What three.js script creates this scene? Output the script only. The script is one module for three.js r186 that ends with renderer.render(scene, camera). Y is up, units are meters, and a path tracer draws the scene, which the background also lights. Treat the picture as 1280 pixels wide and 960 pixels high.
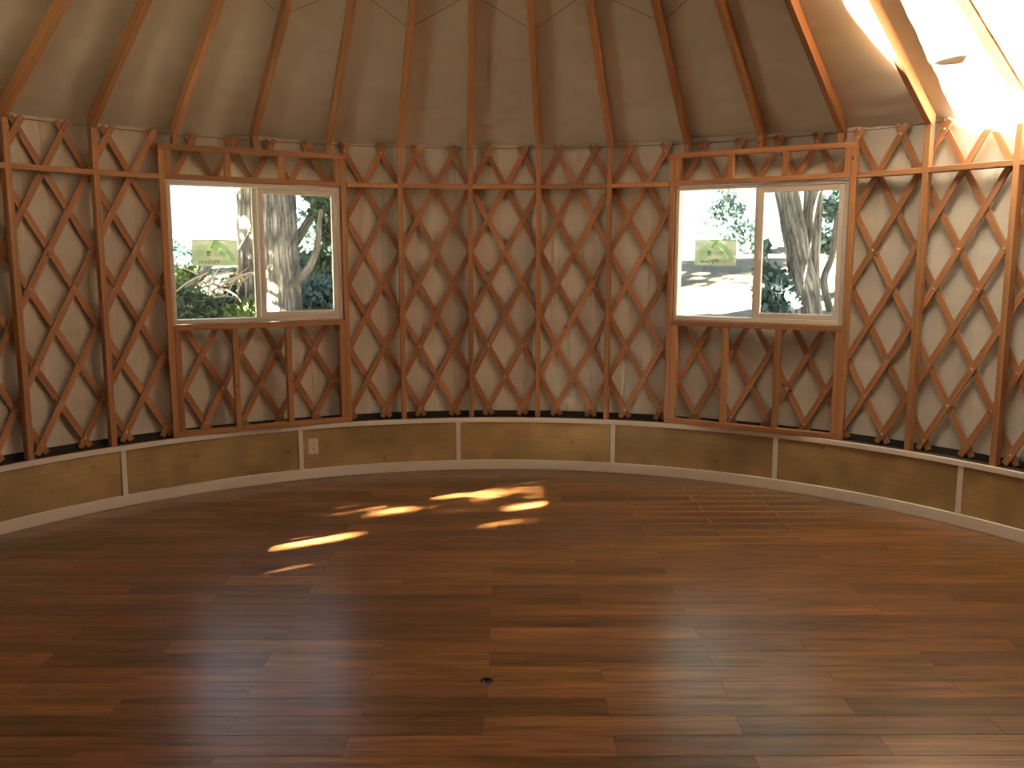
import * as THREE from 'three';
import { mergeGeometries } from 'three/addons/utils/BufferGeometryUtils.js';
import { Brush, Evaluator, SUBTRACTION } from 'three-bvh-csg';

// ---------------------------------------------------------------- camera, sky, sun, exposure
const scene = new THREE.Scene();
const CAM = new THREE.Vector3(0.0896, 1.7441, 3.3184), PITCH = -0.1423, YAW = 0.0035, FPX = 1072.2;
const camera = new THREE.PerspectiveCamera(2 * Math.atan(480 / FPX) * 180 / Math.PI, 4 / 3, 0.05, 400);
camera.position.copy(CAM);
camera.lookAt(CAM.x + Math.sin(YAW) * Math.cos(PITCH), CAM.y + Math.sin(PITCH), CAM.z - Math.cos(YAW) * Math.cos(PITCH));

const renderer = new THREE.WebGLRenderer({ antialias: true });
renderer.toneMapping = THREE.LinearToneMapping;
renderer.toneMappingExposure = 1.62;
renderer.shadowMap.enabled = true;

const HEADING = 58 * Math.PI / 180, ELEV = 24.9 * Math.PI / 180;      // where the sunlight travels to
const TO_SUN = new THREE.Vector3(-Math.sin(HEADING) * Math.cos(ELEV), Math.sin(ELEV), Math.cos(HEADING) * Math.cos(ELEV));
{ // thin bright haze: white towards the horizon, pale blue overhead, a little brighter towards the sun
  const W = 256, H = 128, d = new Float32Array(W * H * 4);
  for (let j = 0; j < H; j++) for (let i = 0; i < W; i++) {
    const up = ((j + 0.5) / H - 0.5) * Math.PI, a = ((i + 0.5) / W - 0.5) * 2 * Math.PI, x = Math.cos(a) * Math.cos(up), y = Math.sin(up), z = Math.sin(a) * Math.cos(up);
    const h = Math.pow(Math.max(0, y), 0.6), c = Math.max(0, x * TO_SUN.x + y * TO_SUN.y + z * TO_SUN.z), g = 1 + 0.6 * Math.pow(c, 6), k = (j * W + i) * 4;
    d[k] = (1.0 - 0.62 * h) * g; d[k + 1] = (1.03 - 0.50 * h) * g; d[k + 2] = (1.08 - 0.30 * h) * g; d[k + 3] = 1;
  }
  const t = new THREE.DataTexture(d, W, H, THREE.RGBAFormat, THREE.FloatType); t.mapping = THREE.EquirectangularReflectionMapping; t.magFilter = t.minFilter = THREE.LinearFilter; t.needsUpdate = true;
  scene.background = t;
}
scene.backgroundIntensity = 1.2;

const sun = new THREE.DirectionalLight(new THREE.Color().setRGB(1.0, 0.88, 0.69), 290);
sun.name = 'sun';
sun.position.copy(TO_SUN).multiplyScalar(30);
sun.castShadow = true;
sun.shadow.mapSize.set(4096, 4096);
Object.assign(sun.shadow.camera, { left: -16, right: 16, top: 16, bottom: -16, near: 1, far: 70 });
scene.add(sun, sun.target);

// ---------------------------------------------------------------- helpers
const RAD = Math.PI / 180;
function rng(seed) { let s = seed >>> 0; return () => { s = (s + 0x6D2B79F5) | 0; let t = Math.imul(s ^ (s >>> 15), 1 | s); t = (t + Math.imul(t ^ (t >>> 7), 61 | t)) ^ t; return ((t ^ (t >>> 14)) >>> 0) / 4294967296; }; }
const hash = (x, y, s) => { let h = Math.imul(x | 0, 374761393) ^ Math.imul(y | 0, 668265263) ^ Math.imul(s | 0, 2147483647 ^ 0x27d4eb2d); h = Math.imul(h ^ (h >>> 13), 1274126177); return ((h ^ (h >>> 16)) >>> 0) / 4294967296; };
// value noise, periodic in px and py cells (0: not periodic)
function vnoise(x, y, s = 0, px = 0, py = 0) {
  let ix = Math.floor(x), iy = Math.floor(y); const fx = x - ix, fy = y - iy, u = fx * fx * (3 - 2 * fx), v = fy * fy * (3 - 2 * fy);
  const m = (a, p) => p ? ((a % p) + p) % p : a;
  const a = hash(m(ix, px), m(iy, py), s), b = hash(m(ix + 1, px), m(iy, py), s), c = hash(m(ix, px), m(iy + 1, py), s), d = hash(m(ix + 1, px), m(iy + 1, py), s);
  return a + (b - a) * u + (c - a) * v + (a - b - c + d) * u * v;
}
const P = (deg, r, y) => new THREE.Vector3(r * Math.sin(deg * RAD), y, -r * Math.cos(deg * RAD));
function tex(w, h, fn, srgb = true) {
  const d = new Uint8Array(w * h * 4);
  for (let j = 0; j < h; j++) for (let i = 0; i < w; i++) {
    const c = fn(i / w, j / h), k = (j * w + i) * 4;
    for (let n = 0; n < 3; n++) d[k + n] = Math.max(0, Math.min(255, Math.round(255 * (Array.isArray(c) ? c[n] : c))));
    d[k + 3] = 255;
  }
  const t = new THREE.DataTexture(d, w, h); t.wrapS = t.wrapT = THREE.RepeatWrapping; t.magFilter = THREE.LinearFilter; t.minFilter = THREE.LinearMipmapLinearFilter; t.generateMipmaps = true;
  if (srgb) t.colorSpace = THREE.SRGBColorSpace;
  t.needsUpdate = true; return t;
}
const lin = (r, g, b) => new THREE.Color().setRGB(r, g, b);
const taken = {};
function numbered(n) { const k = taken[n] = (taken[n] ?? -1) + 1; return k ? n + '_' + String(k).padStart(3, '0') : n; }
function mesh(name, g, m, parent) { const o = new THREE.Mesh(g, m); o.name = parent ? name : numbered(name); o.castShadow = o.receiveShadow = true; (parent ?? scene).add(o); return o; }
function tag(o, label, category, group) { o.userData.label = label; o.userData.category = category; if (group) o.userData.group = group; return o; }
function structure(o, label, category) { o.userData.kind = 'structure'; o.userData.label = label; o.userData.category = category; return o; }
function group(name, pos) { const o = new THREE.Group(); o.name = numbered(name); if (pos) o.position.copy(pos); scene.add(o); return o; }

// chamfered box, uv in metres with u along its longest side
function box(w, h, d, c = 0.003, off = 0) {
  c = Math.min(c, w / 3, h / 3, d / 3);
  const H = [w / 2, h / 2, d / 2], pos = [], uv = [], nor = [];
  const L = [w, h, d].indexOf(Math.max(w, h, d));
  const tri = (a, b, e, n) => {
    const ab = [b[0] - a[0], b[1] - a[1], b[2] - a[2]], ae = [e[0] - a[0], e[1] - a[1], e[2] - a[2]];
    const cr = [ab[1] * ae[2] - ab[2] * ae[1], ab[2] * ae[0] - ab[0] * ae[2], ab[0] * ae[1] - ab[1] * ae[0]];
    const f = cr[0] * n[0] + cr[1] * n[1] + cr[2] * n[2] < 0 ? [a, e, b] : [a, b, e];
    const ax = n.map(Math.abs), dom = ax.indexOf(Math.max(...ax));
    for (const p of f) {
      pos.push(...p); nor.push(...n);
      if (dom === L) uv.push(p[(L + 1) % 3] + off, p[(L + 2) % 3] + off * 0.37);
      else uv.push(p[L] + off, p[3 - L - dom] + off * 0.37 + dom * 0.05);
    }
  };
  const quad = (a, b, e, f, n) => { tri(a, b, e, n); tri(a, e, f, n); };
  const vert = (s, ax) => { const p = [0, 1, 2].map((k) => s[k] * (H[k] - (k === ax ? 0 : c))); return p; }; // the corner on face ax
  for (let ax = 0; ax < 3; ax++) for (const s of [-1, 1]) {
    const a = (ax + 1) % 3, b = (ax + 2) % 3, n = [0, 0, 0]; n[ax] = s;
    const q = [[-1, -1], [1, -1], [1, 1], [-1, 1]].map(([i, j]) => { const t = [0, 0, 0]; t[ax] = s; t[a] = i; t[b] = j; return vert(t, ax); });
    quad(...q, n);
  }
  for (let ax = 0; ax < 3; ax++) { // edges along ax
    const a = (ax + 1) % 3, b = (ax + 2) % 3;
    for (const i of [-1, 1]) for (const j of [-1, 1]) {
      const t0 = [0, 0, 0], t1 = [0, 0, 0]; t0[ax] = -1; t1[ax] = 1; t0[a] = t1[a] = i; t0[b] = t1[b] = j;
      const n = [0, 0, 0]; n[a] = i * Math.SQRT1_2; n[b] = j * Math.SQRT1_2;
      quad(vert(t0, a), vert(t1, a), vert(t1, b), vert(t0, b), n);
    }
  }
  for (const i of [-1, 1]) for (const j of [-1, 1]) for (const k of [-1, 1]) { const t = [i, j, k], q = 1 / Math.sqrt(3); tri(vert(t, 0), vert(t, 1), vert(t, 2), [i * q, j * q, k * q]); }
  const g = new THREE.BufferGeometry();
  g.setAttribute('position', new THREE.Float32BufferAttribute(pos, 3)); g.setAttribute('normal', new THREE.Float32BufferAttribute(nor, 3)); g.setAttribute('uv', new THREE.Float32BufferAttribute(uv, 2));
  return g;
}
const at = (g, x, y, z) => g.translate(x, y, z);
// convex polygon given in (r, y), extruded tangentially by width w, standing in the radial plane of angle 0 (r runs to -z)
function radialPrism(poly, w, off = 0, along = 1, c = 0.003) {
  const s = new THREE.Shape(poly.map(([r, y]) => new THREE.Vector2(r, y)));
  const g = new THREE.ExtrudeGeometry(s, { depth: w - 2 * c, bevelEnabled: true, bevelThickness: c, bevelSize: c, bevelOffset: -c, bevelSegments: 1, steps: 1 });
  g.translate(0, 0, -w / 2 + c);
  g.rotateY(Math.PI / 2);                                 // x (= r) to -z, extrusion to x
  const p = g.attributes.position, n = g.attributes.normal, u = g.attributes.uv, [a0, b0] = poly[0], [a1, b1] = poly[along], L = Math.hypot(a1 - a0, b1 - b0), dx = (a1 - a0) / L, dy = (b1 - b0) / L;
  for (let i = 0; i < p.count; i++) { const r = -p.getZ(i), y = p.getY(i), side = Math.abs(n.getX(i)) > 0.7; u.setXY(i, r * dx + y * dy + off, (side ? r * dy - y * dx : p.getX(i) + 0.07) + off * 0.37); }
  return g;
}
// ring sector swept round the axis: profile of (r, y) points (closed), flat-shaded between profile points
function sweep(profile, t0, t1, step = 1, uvY = 0) {
  const n = Math.max(1, Math.ceil((t1 - t0) / step)), pos = [], uv = [], idx = [], N = profile.length, full = t1 - t0 > 359.99;
  const rm = profile.reduce((a, p) => a + p[0], 0) / N;
  for (let k = 0; k < N; k++) {
    const a = profile[k], b = profile[(k + 1) % N], base = pos.length / 3, len = Math.hypot(a[0] - b[0], a[1] - b[1]);
    for (let i = 0; i <= n; i++) { const t = t0 + (t1 - t0) * i / n; for (const [q, v] of [[a, 0], [b, len]]) { const p = P(t, q[0], q[1]); pos.push(p.x, p.y, p.z); uv.push(t * RAD * rm, v + k * 0.13 + uvY); } }
    for (let i = 0; i < n; i++) { const o = base + i * 2; idx.push(o, o + 1, o + 2, o + 1, o + 3, o + 2); }
  }
  if (!full) for (const t of [t0, t1]) {
    const base = pos.length / 3; for (const q of profile) { const p = P(t, q[0], q[1]); pos.push(p.x, p.y, p.z); uv.push(q[0], q[1]); }
    for (let k = 1; k < N - 1; k++) t === t0 ? idx.push(base, base + k + 1, base + k) : idx.push(base, base + k, base + k + 1);
  }
  const g = new THREE.BufferGeometry();
  g.setAttribute('position', new THREE.Float32BufferAttribute(pos, 3)); g.setAttribute('uv', new THREE.Float32BufferAttribute(uv, 2)); g.setIndex(idx); g.computeVertexNormals();
  return g;
}
const ringProfile = (r0, r1, y0, y1, c = 0.003) => [[r0, y0 + c], [r0, y1 - c], [r0 + c, y1], [r1 - c, y1], [r1, y1 - c], [r1, y0 + c], [r1 - c, y0], [r0 + c, y0]].reverse();
// a point that a photo pixel looks at, at a given distance
const camRight = new THREE.Vector3(), camUp = new THREE.Vector3(), camBack = new THREE.Vector3();
camera.updateMatrixWorld(); camera.matrixWorld.extractBasis(camRight, camUp, camBack);
function look(px, py, dist) { const d = camBack.clone().negate().addScaledVector(camRight, (px - 640) / FPX).addScaledVector(camUp, (480 - py) / FPX); return CAM.clone().addScaledVector(d, dist); }

// ---------------------------------------------------------------- textures and materials
const R = 3.7807;
// wood: u along the grain, one tile = 2 m x 0.25 m
function woodTex(seed, contrast, knots = 3) {
  const K = []; const q = rng(seed * 77 + 5); for (let i = 0; i < knots; i++) K.push([q(), q(), 0.006 + q() * 0.008]);
  return tex(1024, 256, (u, v) => {
    let w = v, dark = 0;
    for (const [a, b, r] of K) { let du = Math.abs(u - a); du = Math.min(du, 1 - du) * 2; let dv = v - b; dv -= Math.round(dv); dv *= 0.25; const e = Math.hypot(du, dv * 1.6) / r; dark += Math.exp(-e * e) * 0.5; w += 0.05 * Math.exp(-e * e * 0.12) * Math.sign(dv); }
    const warp = vnoise(u * 6, w * 4, seed, 6, 4) * 0.35;
    const ring = vnoise(u * 3 + 0.0, (w + warp * 0.1) * 34, seed + 1, 3, 0) * 0.6 + vnoise(u * 8, w * 90, seed + 2, 8, 90) * 0.4;
    const fine = vnoise(u * 60, w * 200, seed + 3, 60, 200);
    const big = vnoise(u * 4, w * 3, seed + 4, 4, 3);
    const t = 1 - contrast * (0.55 * ring + 0.2 * fine + 0.35 * big) - dark;
    return [t, t * (0.97 + 0.03 * big), t * (0.94 + 0.06 * ring)];
  });
}
const woodMaps = [woodTex(11, 0.34), woodTex(23, 0.4), woodTex(37, 0.3, 1)];
for (const t of woodMaps) t.repeat.set(0.5, 4);
function woodMat(rgb, map, rough = 0.55) { return new THREE.MeshStandardMaterial({ color: lin(...rgb), map, roughness: rough, bumpMap: map, bumpScale: 0.0006 }); }
const fir = [[0.70, 0.365, 0.165], [0.63, 0.32, 0.14], [0.75, 0.40, 0.19], [0.66, 0.34, 0.155]].map((c, i) => woodMat(c, woodMaps[i % 3]));
const slatMats = [[0.68, 0.345, 0.165], [0.61, 0.30, 0.138], [0.75, 0.39, 0.19], [0.64, 0.32, 0.15]].map((c, i) => woodMat(c, woodMaps[(i + 1) % 3]));

const cloth = tex(512, 512, (u, v) => { const a = vnoise(u * 128, v * 128, 3, 128, 128), b = vnoise(u * 6, v * 6, 4, 6, 6), c = 0.5 + 0.25 * Math.sin(u * 512 * Math.PI) * Math.sin(v * 512 * Math.PI); return 0.93 + 0.04 * (b - 0.5) + 0.03 * (a - 0.5) + 0.02 * (c - 0.5); });
cloth.repeat.set(2, 2);
const creases = (() => {   // relief of the wall cloth: narrow upright creases and slack puckers, one tile = 4 m x 2.4 m
  const q = rng(808), C = []; for (let i = 0; i < 46; i++) C.push([q(), 0.0012 + 0.003 * q(), q() < 0.5 ? 1 : -1, 0.25 + 0.75 * q(), q() * 9, q()]);
  return tex(1024, 512, (u, v) => {
    let h = 0.5 + 0.2 * (vnoise(u * 40, v * 3, 881, 40, 3) - 0.5) + 0.12 * (vnoise(u * 90, v * 9, 882, 90, 9) - 0.5);
    for (const [x, w, s, a, ph, len] of C) { let d = u - x - 0.006 * Math.sin(v * 6.283 + ph); d -= Math.round(d); const f = Math.max(0, Math.sin((v + len) * 6.283) * 0.6 + 0.5); if (Math.abs(d) < 4 * w) h += 0.34 * s * a * f * Math.exp(-(d * d) / (w * w)); }
    return h;
  }, false);
})();
creases.repeat.set(1 / 4.0885, 1 / 2.4);
const canvasMat = new THREE.MeshStandardMaterial({ color: lin(0.73, 0.705, 0.615), map: cloth, roughness: 0.85, bumpMap: creases, bumpScale: 0.012 });
const linerMat = new THREE.MeshStandardMaterial({ color: lin(0.73, 0.705, 0.615), map: cloth, roughness: 0.8 });
const shellMat = new THREE.MeshStandardMaterial({ color: lin(0.22, 0.25, 0.2), roughness: 0.8 });
const trimMat = new THREE.MeshStandardMaterial({ color: lin(0.80, 0.765, 0.69), roughness: 0.5 });
const plyTex = tex(1024, 512, (u, v) => {
  const a = vnoise(u * 5, v * 4, 51, 5, 4), b = vnoise(u * 18, v * 9, 52, 18, 9), c = vnoise(u * 9, v * 120, 53, 9, 120), d = vnoise(u * 200, v * 200, 54, 200, 200);
  let k = 0; for (const [x, y] of [[0.13, 0.3], [0.52, 0.7], [0.78, 0.25], [0.31, 0.85], [0.9, 0.6]]) { const e = Math.hypot((u - x) * 2, (v - y)) / 0.012; k += Math.exp(-e * e) * 0.28 + Math.exp(-e * 0.6) * 0.08; }
  const t = 0.97 - 0.2 * (a - 0.3) - 0.12 * b - 0.04 * c - 0.05 * d - 0.6 * k; return [t, t * 0.985, t * 0.96];
});
plyTex.repeat.set(0.5, 1);
const plyMat = new THREE.MeshStandardMaterial({ color: lin(0.58, 0.43, 0.20), map: plyTex, roughness: 0.5 });
const blackMat = new THREE.MeshStandardMaterial({ color: lin(0.022, 0.022, 0.023), roughness: 0.7 });
const vinylMat = new THREE.MeshStandardMaterial({ color: lin(0.74, 0.70, 0.63), roughness: 0.4 });
const steelMat = new THREE.MeshStandardMaterial({ color: lin(0.7, 0.7, 0.68), metalness: 1, roughness: 0.3 });
const cableMat = new THREE.MeshStandardMaterial({ color: lin(0.22, 0.20, 0.17), metalness: 0.3, roughness: 0.5 });
const glassMat = new THREE.MeshPhysicalMaterial({ color: 0xffffff, transmission: 1, thickness: 0, roughness: 0, ior: 1.45 });

// floor boards: strand-woven, u along the board, one tile = 1.2 m x 0.3 m
const floorMaps = [0, 1, 2].map((k) => {
  const t = tex(1024, 256, (u, v) => {
    const a = vnoise(u * 5, v * 26, 61 + k * 9, 5, 26), b = vnoise(u * 14, v * 80, 62 + k * 9, 14, 80), c = vnoise(u * 40, v * 128, 63 + k * 9, 40, 128), d = vnoise(u * 3, v * 7, 64 + k * 9, 3, 7);
    const q = 0.96 - 0.25 * a * a - 0.15 * b - 0.08 * c - 0.2 * (d - 0.3); return [q, q * (0.95 + 0.05 * a), q * (0.9 + 0.1 * b)];
  });
  t.repeat.set(1 / 1.2, 1 / 0.3); return t;
});
const floorTones = [1, 0.76, 1.18, 0.86, 1.08, 0.68, 0.95, 1.32];
const floorMats = floorTones.map((t, i) => { const r = 0.33 * t, m = floorMaps[i % 3]; return new THREE.MeshPhysicalMaterial({ color: lin(r, r * (0.44 + 0.025 * (i % 3)), r * (0.13 + 0.02 * ((i + 1) % 3))), map: m, roughness: 0.33, specularIntensity: 0.8, clearcoat: 0.6, clearcoatRoughness: 0.24, bumpMap: m, bumpScale: 0.00012 }); });

// ---------------------------------------------------------------- lay-out of the frame
const HTOP = 2.64, SLOPE = 0.632;                                      // underside of the rafters at r = 3.79
const under = (r) => HTOP + SLOPE * (3.79 - r), over = (r) => under(r) + 0.1066;
const rafterAngles = [-53.9, -45.57, -37.3, -28.75, -20.24, -11.88, -3.4, 4.97, 13.58, 22.69, 31.2, 39.88, 48.7];
for (let k = 1; k < 30; k++) rafterAngles.push(48.7 + 257.4 * k / 30);
const norm = (a) => ((a + 540) % 360) - 180;
const WINDOWS = [-28.75, 31.25, -85.5];                               // the third one stands outside the frame and lets in the dappled sun
const DOOR = 177.4, HALF = 10.45, DOOR_HALF = 7.8;
const inWindow = (a, m = HALF) => WINDOWS.some((w) => Math.abs(norm(a - w)) < m);
const inDoor = (a, m = DOOR_HALF) => Math.abs(norm(a - DOOR)) < m;

// ---------------------------------------------------------------- floor
const floor = new THREE.Group(); floor.name = 'floor'; scene.add(floor);
structure(floor, 'glossy reddish brown wooden plank floor of the round room', 'floor');
mesh('subfloor', sweep([[0.0, -0.24], [3.98, -0.24], [3.98, -0.02], [0.0, -0.02]], 0, 360, 6), new THREE.MeshStandardMaterial({ color: lin(0.12, 0.06, 0.03), roughness: 0.9 }), floor);
{
  const W = 0.1365, L = 0.97, Z0 = 0.075, RC = 3.80, gap = 0.0006, ch = 0.0012, th = 0.018, q = rng(404);
  const clip = (x0, x1, z0, z1) => {                                  // rectangle cut by the circle, counter-clockwise in (x, z)
    const pts = []; const lim = (z) => Math.sqrt(Math.max(0, RC * RC - z * z));
    const zs = []; const n = 6; for (let i = 0; i <= n; i++) zs.push(z0 + (z1 - z0) * i / n);
    const row = zs.filter((z) => Math.abs(z) < RC && Math.min(x1, lim(z)) > Math.max(x0, -lim(z)) + 0.004);
    if (row.length < 2) return null;
    const full = row.length === zs.length && Math.max(x1, -x0) <= Math.min(lim(z0), lim(z1));
    const use = full ? [z0, z1] : row;
    for (const z of use) pts.push([Math.min(x1, lim(z)), z]);
    for (const z of [...use].reverse()) pts.push([Math.max(x0, -lim(z)), z]);
    return pts;
  };
  const prism = (pts, uo, vo) => {
    const cx = pts.reduce((a, p) => a + p[0], 0) / pts.length, cz = pts.reduce((a, p) => a + p[1], 0) / pts.length;
    const inset = pts.map(([x, z]) => [x - Math.sign(x - cx) * 0.0003, z - Math.sign(z - cz) * 0.0009]);
    const pos = [], nor = [], uv = [], N = pts.length;
    const put = (p, n) => { pos.push(...p); nor.push(...n); uv.push(p[0] + uo, p[2] + vo); };
    for (let i = 1; i < N - 1; i++) for (const k of [0, i + 1, i]) put([inset[k][0], 0, inset[k][1]], [0, 1, 0]);
    for (let i = 0; i < N; i++) {
      const j = (i + 1) % N, a = pts[i], b = pts[j], ia = inset[i], ib = inset[j]; let nx = b[1] - a[1], nz = -(b[0] - a[0]); const l = Math.hypot(nx, nz) || 1; nx /= l; nz /= l;
      const q1 = [[ia[0], 0, ia[1]], [a[0], -ch, a[1]], [b[0], -ch, b[1]], [ib[0], 0, ib[1]]], q2 = [[a[0], -ch, a[1]], [a[0], -th, a[1]], [b[0], -th, b[1]], [b[0], -ch, b[1]]];
      for (const [Q, n] of [[q1, [nx * 0.7, 0.7, nz * 0.7]], [q2, [nx, 0, nz]]]) for (const k of [0, 2, 1, 0, 3, 2]) put(Q[k], n);
    }
    const g = new THREE.BufferGeometry(); g.setAttribute('position', new THREE.Float32BufferAttribute(pos, 3)); g.setAttribute('normal', new THREE.Float32BufferAttribute(nor, 3)); g.setAttribute('uv', new THREE.Float32BufferAttribute(uv, 2)); return g;
  };
  const hidden = floorMats.map(() => []), ev = new Evaluator(); ev.useGroups = false;
  const bore = new Brush(new THREE.CylinderGeometry(0.0262, 0.0262, 0.2, 28).translate(-0.005, 0, -0.07)); bore.updateMatrixWorld();
  for (let k = -29; k <= 29; k++) {
    const z0 = Z0 + k * W + gap, z1 = Z0 + (k + 1) * W - gap, shift = (k & 1) ? 0.0 : 0.475;
    for (let j = -5; j <= 5; j++) {
      const jit = (n) => (hash(k, n, 91) - 0.5) * 0.03;
      const pts = clip(shift + j * L + jit(j) + gap, shift + (j + 1) * L + jit(j + 1) - gap, z0, z1);
      const pick = Math.floor(q() * floorMats.length), uo = q() * 5, vo = q() * 3;
      if (!pts) continue;
      let g = prism(pts, uo, vo);
      if (z1 < 0.75) {
        if (Math.abs((z0 + z1) / 2 + 0.07) < 0.1 && pts.some((p) => p[0] > 0.03) && pts.some((p) => p[0] < -0.03) || (Math.abs((z0 + z1) / 2 + 0.07) < 0.1 && Math.min(...pts.map((p) => Math.abs(p[0]))) < 0.03)) {
          const b = new Brush(g); b.updateMatrixWorld(); const r = ev.evaluate(b, bore, SUBTRACTION); g = r.geometry; g.clearGroups();
        }
        mesh('floor_plank', g, floorMats[pick], floor);
      } else hidden[pick].push(g);
    }
  }
  hidden.forEach((l, i) => { if (l.length) mesh('floor_planks', mergeGeometries(l), floorMats[i], floor).userData.kind = 'stuff'; });
}
{ // round black power box let into the middle of the floor
  const t = group('floor_outlet', new THREE.Vector3(-0.005, 0, -0.07)); tag(t, 'small round black recessed floor outlet in the middle of the plank floor', 'floor outlet');
  const cup = [[0, -0.016], [0.022, -0.016], [0.0235, -0.014], [0.0235, 0.0005], [0.0262, 0.0014], [0.0278, 0.0012], [0.0284, 0.0003]].map(([x, y]) => new THREE.Vector2(x, y));
  mesh('cup', new THREE.LatheGeometry(cup, 32), blackMat, t);
  mesh('flap', at(box(0.026, 0.006, 0.018, 0.002).rotateZ(0.5), 0.006, -0.008, 0.003), new THREE.MeshStandardMaterial({ color: lin(0.05, 0.06, 0.075), roughness: 0.25 }), t);
  mesh('contact', at(new THREE.CylinderGeometry(0.005, 0.005, 0.012, 14), -0.010, -0.010, -0.004), steelMat, t);
}

// ---------------------------------------------------------------- wall and ceiling membranes
{ // canvas wall: inner face with soft upright folds, outer face behind it, cut open at the windows and the door
  const RW = 3.905, T = [], Y = [];
  const add = (a, v) => { if (!a.some((x) => Math.abs(x - v) < 1e-4)) a.push(v); };
  for (let a = -180; a < 180; a += 0.4) add(T, a);
  const cuts = [...WINDOWS.map((w) => [w - 9.75, w + 9.75, 1.262, 2.34]), [DOOR - 7.4, DOOR + 7.4, 0.44, 2.4]];
  for (const [a, b, c, d] of cuts) { add(T, norm(a)); add(T, norm(b)); add(Y, c); add(Y, d); }
  for (let i = 0; i <= 44; i++) add(Y, 0.44 + 2.26 * i / 44);
  T.sort((a, b) => a - b); Y.sort((a, b) => a - b); T.push(T[0] + 360);
  const fold = (t, y) => {
    const a = t * RAD * RW, low = Math.max(0, 1 - (y - 0.46) / 0.35), high = Math.max(0, (y - 2.35) / 0.3);
    let d = 0.016 * (vnoise(a * 3.1 + 100 + 0.25 * vnoise(a, y * 2, 4), y * 0.35, 7) - 0.5) + 0.011 * (vnoise(a * 9 + 90, y * 0.6, 8) - 0.5) + 0.014 * Math.pow(vnoise(a * 17 + 40, y * 0.9, 13), 3);
    d += low * 0.014 * (vnoise(a * 16 + 60, y * 3, 9) - 0.5) + high * 0.006 * (vnoise(a * 14 + 50, y * 2, 10) - 0.5);
    return d;
  };
  const pos = [], uv = [], idx = [], nT = T.length, nY = Y.length;
  for (const r0 of [RW, RW + 0.035]) for (let i = 0; i < nT; i++) for (let j = 0; j < nY; j++) {
    const hem = j === 0 ? 0.022 + 0.012 * vnoise(T[i] * 0.7 + 500, 0, 12) : 0;
    const tt = i === nT - 1 ? T[0] : T[i], p = P(T[i], r0 === RW ? r0 + fold(tt, Y[j]) : r0, Y[j] + (r0 === RW ? hem : 0)); pos.push(p.x, p.y, p.z); uv.push(T[i] * RAD * RW, Y[j]);
  }
  const S = nT * nY, open = (i, j) => { const t = (T[i] + T[i + 1]) / 2, y = (Y[j] + Y[j + 1]) / 2; return cuts.some(([a, b, c, d]) => Math.abs(norm(t - (a + b) / 2)) < (b - a) / 2 && y > c && y < d); };
  for (let i = 0; i < nT - 1; i++) for (let j = 0; j < nY - 1; j++) if (!open(i, j)) { const a = i * nY + j, b = a + nY; idx.push(a, a + 1, b, b, a + 1, b + 1); const c = a + S, d = b + S; idx.push(c, d, c + 1, d, d + 1, c + 1); }
  const g = new THREE.BufferGeometry(); g.setAttribute('position', new THREE.Float32BufferAttribute(pos, 3)); g.setAttribute('uv', new THREE.Float32BufferAttribute(uv, 2)); g.setIndex(idx); g.computeVertexNormals();
  structure(mesh('wall_round', g, canvasMat), 'off white fabric wall lining stretched behind the wooden lattice', 'wall');
}
{ // roof liner lying on the rafters: slack between them, with cross wrinkles towards the eaves
  const pos = [], uv = [], idx = [], ra = rafterAngles.map((a) => ((a % 360) + 360) % 360).sort((a, b) => a - b), T = [];
  for (let k = 0; k < ra.length; k++) { const a = ra[k], b = k + 1 < ra.length ? ra[k + 1] : ra[0] + 360; for (let i = 0; i < 14; i++) T.push([a + (b - a) * i / 14, i / 14, k]); }
  T.push([ra[0] + 360, 0, 0]);
  const rs = []; for (let i = 0; i <= 140; i++) rs.push(0.785 + (3.95 - 0.785) * Math.pow(i / 140, 0.75));
  for (const skin of [0, 1]) for (const [t, f, k] of T) for (const r of rs) {
    const bay = Math.sin(Math.PI * f), soft = Math.pow(bay, 0.5), eave = Math.max(0, (r - 2.6) / 1.3);
    let y = over(r) + 0.012;
    if (skin) y += 0.02; else {
      const tt = t >= 360 ? t - 360 : t;
      y += bay * (-0.012 * (0.4 + 0.6 * hash(k, 1, 5)));
      y += soft * (0.010 * eave + 0.004) * (vnoise(r * 8 + 1.6 * vnoise(tt * 0.3, r * 2, 21 + k), tt * 0.10 + k * 7.3, 20) - 0.5) * 1.6;
      y += soft * (0.0065 * eave + 0.002) * (vnoise(r * 19 + 1.2 * vnoise(tt * 0.4, r * 3, 25 + k), tt * 0.16 + k * 3.7, 24) - 0.5) * 1.6;
      y += bay * 0.018 * eave * eave * eave * (vnoise(tt * 0.2 + r * 2, r * 6, 22) - 0.5);
    }
    const p = P(t, r, y); pos.push(p.x, p.y, p.z); uv.push(t * RAD * 2.4, r * 1.2);
  }
  const nR = rs.length, S = T.length * nR;
  for (let i = 0; i < T.length - 1; i++) for (let j = 0; j < nR - 1; j++) { const a = i * nR + j, b = a + nR; idx.push(a, b, a + 1, b, b + 1, a + 1); const c = a + S, d = b + S; idx.push(c, c + 1, d, d, c + 1, d + 1); }
  for (let i = 0; i < T.length - 1; i++) for (const j of [0, nR - 1]) { const a = i * nR + j, b = a + nR, c = a + S, d = b + S; j ? idx.push(a, b, c, b, d, c) : idx.push(a, c, b, b, c, d); }
  const g = new THREE.BufferGeometry(); g.setAttribute('position', new THREE.Float32BufferAttribute(pos, 3)); g.setAttribute('uv', new THREE.Float32BufferAttribute(uv, 2)); g.setIndex(idx); g.computeVertexNormals();
  structure(mesh('ceiling', g, linerMat), 'off white conical fabric roof liner with soft wrinkles above the rafters', 'ceiling');
}

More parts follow.
